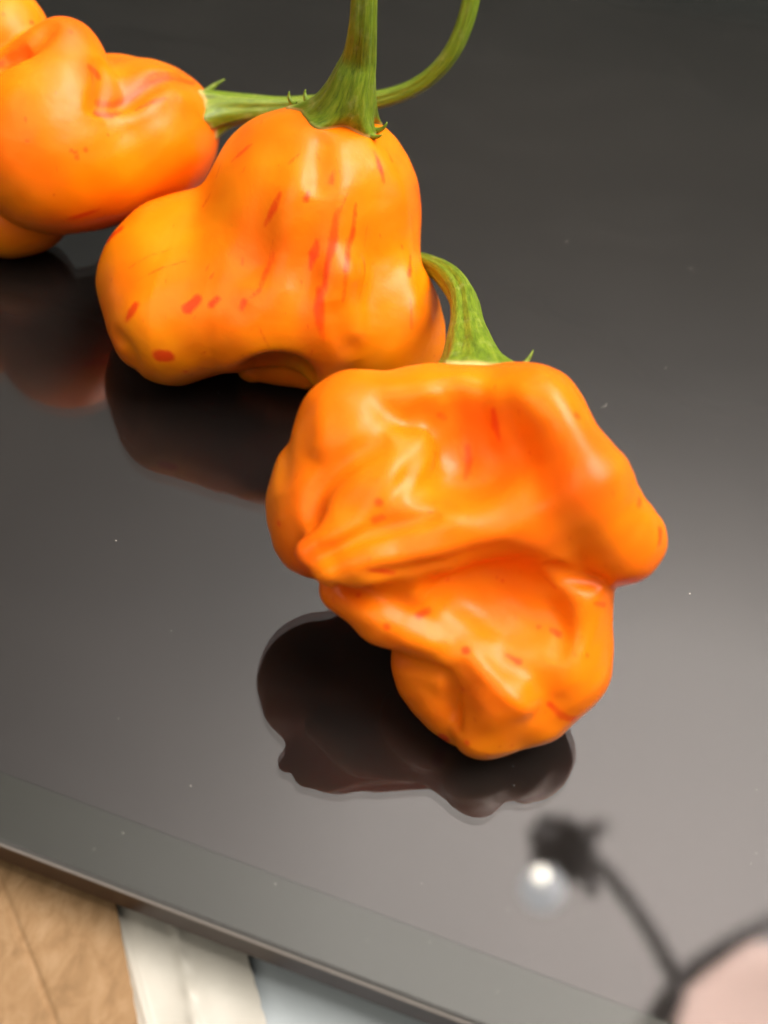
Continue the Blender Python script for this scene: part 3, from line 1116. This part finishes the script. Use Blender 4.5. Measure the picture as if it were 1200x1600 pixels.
def tube(name, pts, mat, parent, segs=20, n=40):
    C = catmull(pts, n)
    rings = sweep_rings(C, segs, 1, 0.0)
    V = rings.reshape(-1, 3)
    f = rings_faces(len(rings), segs)
    f.append(tuple(range(segs))); f.append(tuple(range(len(V) - segs, len(V)))[::-1])
    return mesh_obj(name, V, f, mat, parent)


def lathe(name, prof, c, axis, mat, parent, segs=36):
    axis = np.asarray(axis, float); axis /= np.linalg.norm(axis)
    a = np.cross(axis, [0.31, 0.9, 0.2]); a /= np.linalg.norm(a)
    b = np.cross(axis, a)
    V = []
    for (r, h) in prof:
        for j in range(segs):
            t = 2 * math.pi * j / segs
            V.append(c + axis * h + (a * math.cos(t) + b * math.sin(t)) * r)
    return mesh_obj(name, V, rings_faces(len(prof), segs), mat, parent)


def ceiling_lamp():
    Zl = 1.62
    head = mirror_point(885, 1318, Zl)
    hub = mirror_point(1062, 1535, Zl)
    root = empty('ceiling_lamp', (hub[0], hub[1], 2.6))
    tag(root, 'black ceiling lamp with branching arms and lit bulbs, mirrored blurred in the glass', 'ceiling lamp')
    p = lambda x, y, z, r: [*mirror_point(x, y, z), r]
    tube('arm', [p(900, 1330, Zl, 0.014), p(950, 1365, Zl, 0.0115), p(1010, 1445, Zl, 0.0115), p(1062, 1535, Zl, 0.014)], MAT['black'], root)
    tube('arm', [p(1062, 1535, Zl, 0.014), p(1120, 1490, Zl, 0.014), p(1210, 1435, Zl, 0.0115), p(1300, 1400, Zl, 0.0115)], MAT['black'], root)
    tube('arm', [p(1062, 1535, Zl, 0.014), p(1040, 1580, Zl, 0.020), p(1010, 1650, Zl, 0.02)], MAT['black'], root)
    tube('rod', [[hub[0], hub[1], Zl, 0.012], [hub[0], hub[1], 2.1, 0.012], [hub[0], hub[1], 2.6, 0.012]], MAT['black'], root, n=6)
    ax = np.array([-0.25, -0.75, -1.0])
    lathe('lamp_head', [(0.0, -0.04), (0.038, -0.035), (0.050, 0.0), (0.048, 0.025), (0.04, 0.025), (0.038, 0.0), (0.0, -0.02)], head + np.array([0, 0, 0.02]), ax, MAT['black'], root)
    tube('socket', [p(862, 1285, Zl + 0.03, 0.022), p(850, 1320, Zl + 0.03, 0.02), p(848, 1360, Zl + 0.02, 0.014)], MAT['black'], root)
    for (x, y) in ((832, 1302), (925, 1392), (942, 1290)):
        tube('cage_bar', [p(893, 1325, Zl + 0.02, 0.013), p((893 + x) / 2 + 6, (1325 + y) / 2 - 8, Zl, 0.012), p(x, y, Zl - 0.02, 0.011)], MAT['black'], root, n=8)
    fr_ = [(0.0, -0.034)] + [(0.034 * math.sin(t), -0.034 * math.cos(t)) for t in np.linspace(0.15, 3.0, 14)] + [(0.0, 0.034)]
    lathe('bulb', [(r * 0.30, h * 0.30) for r, h in fr_], mirror_point(845, 1366, Zl - 0.05), (0, 0, 1), MAT['bulb'], root)
    lathe('glass_globe', [(r * 0.95, h * 0.95) for r, h in fr_], mirror_point(848, 1388, Zl), (0, 0, 1), MAT['frosted'], root)
    lathe('lamp_shade', [(0.0, 0.07), (0.07, 0.065), (0.135, 0.03), (0.155, -0.01), (0.15, -0.012), (0.12, 0.02), (0.0, 0.05)][::-1], mirror_point(1215, 1640, Zl + 0.1), (0, 0, 1), MAT['rose'], root)


ceiling_lamp()

# ------------------------------------------------------------------ dust on the glass
dv, df = [], []
specks = [(1135, 57, 0.25), (1078, 928, 0.2), (1040, 575, 0.2), (181, 845, 0.2), (885, 378, 0.18), (192, 1302, 0.18), (840, 272, 0.15), (1002, 560, 0.13), (298, 1228, 0.15)]
for _ in range(110):
    specks.append((rnd.uniform(0, 1200), rnd.uniform(20, 1560), rnd.uniform(0.04, 0.10)))
for (px, py, r) in specks:
    c = ground(px, py)
    if (c - pA) @ NIN < 0.0005:
        continue
    r *= 0.00052
    k = len(dv)
    a0 = rnd.uniform(0, 6)
    for j in range(5):
        t = a0 + j * 1.2566
        q = r * rnd.uniform(0.5, 1.2)
        dv.append((c[0] + q * math.cos(t) * 1.3, c[1] + q * math.sin(t), 0.00004))
    dv.append((c[0], c[1], 0.00004 + r * 0.5))
    for j in range(5):
        df.append((k + j, k + (j + 1) % 5, k + 5))
for (px, py, ln, an) in ((945, 635, 1.5, 0.9), (1080, 420, 1.2, 2.2)):
    c = ground(px, py)
    k = len(dv)
    cur = rnd.uniform(-0.8, 0.8)
    for j in range(9):
        t = (j / 8 - 0.5)
        a_ = an + cur * t
        q = c + np.array([math.cos(a_), math.sin(a_), 0]) * t * ln * 0.001
        nrm = np.array([-math.sin(a_), math.cos(a_), 0]) * 0.000016
        dv.append(tuple(q - nrm + UP * 0.00005)); dv.append(tuple(q + nrm + UP * 0.00005))
    for j in range(8):
        df.append((k + 2 * j, k + 2 * j + 2, k + 2 * j + 3, k + 2 * j + 1))
d = mesh_obj('dust', dv, df, MAT['dust'], smooth=False)
tag(d, 'pale dust specks scattered over the black glass', 'dust', kind='stuff')
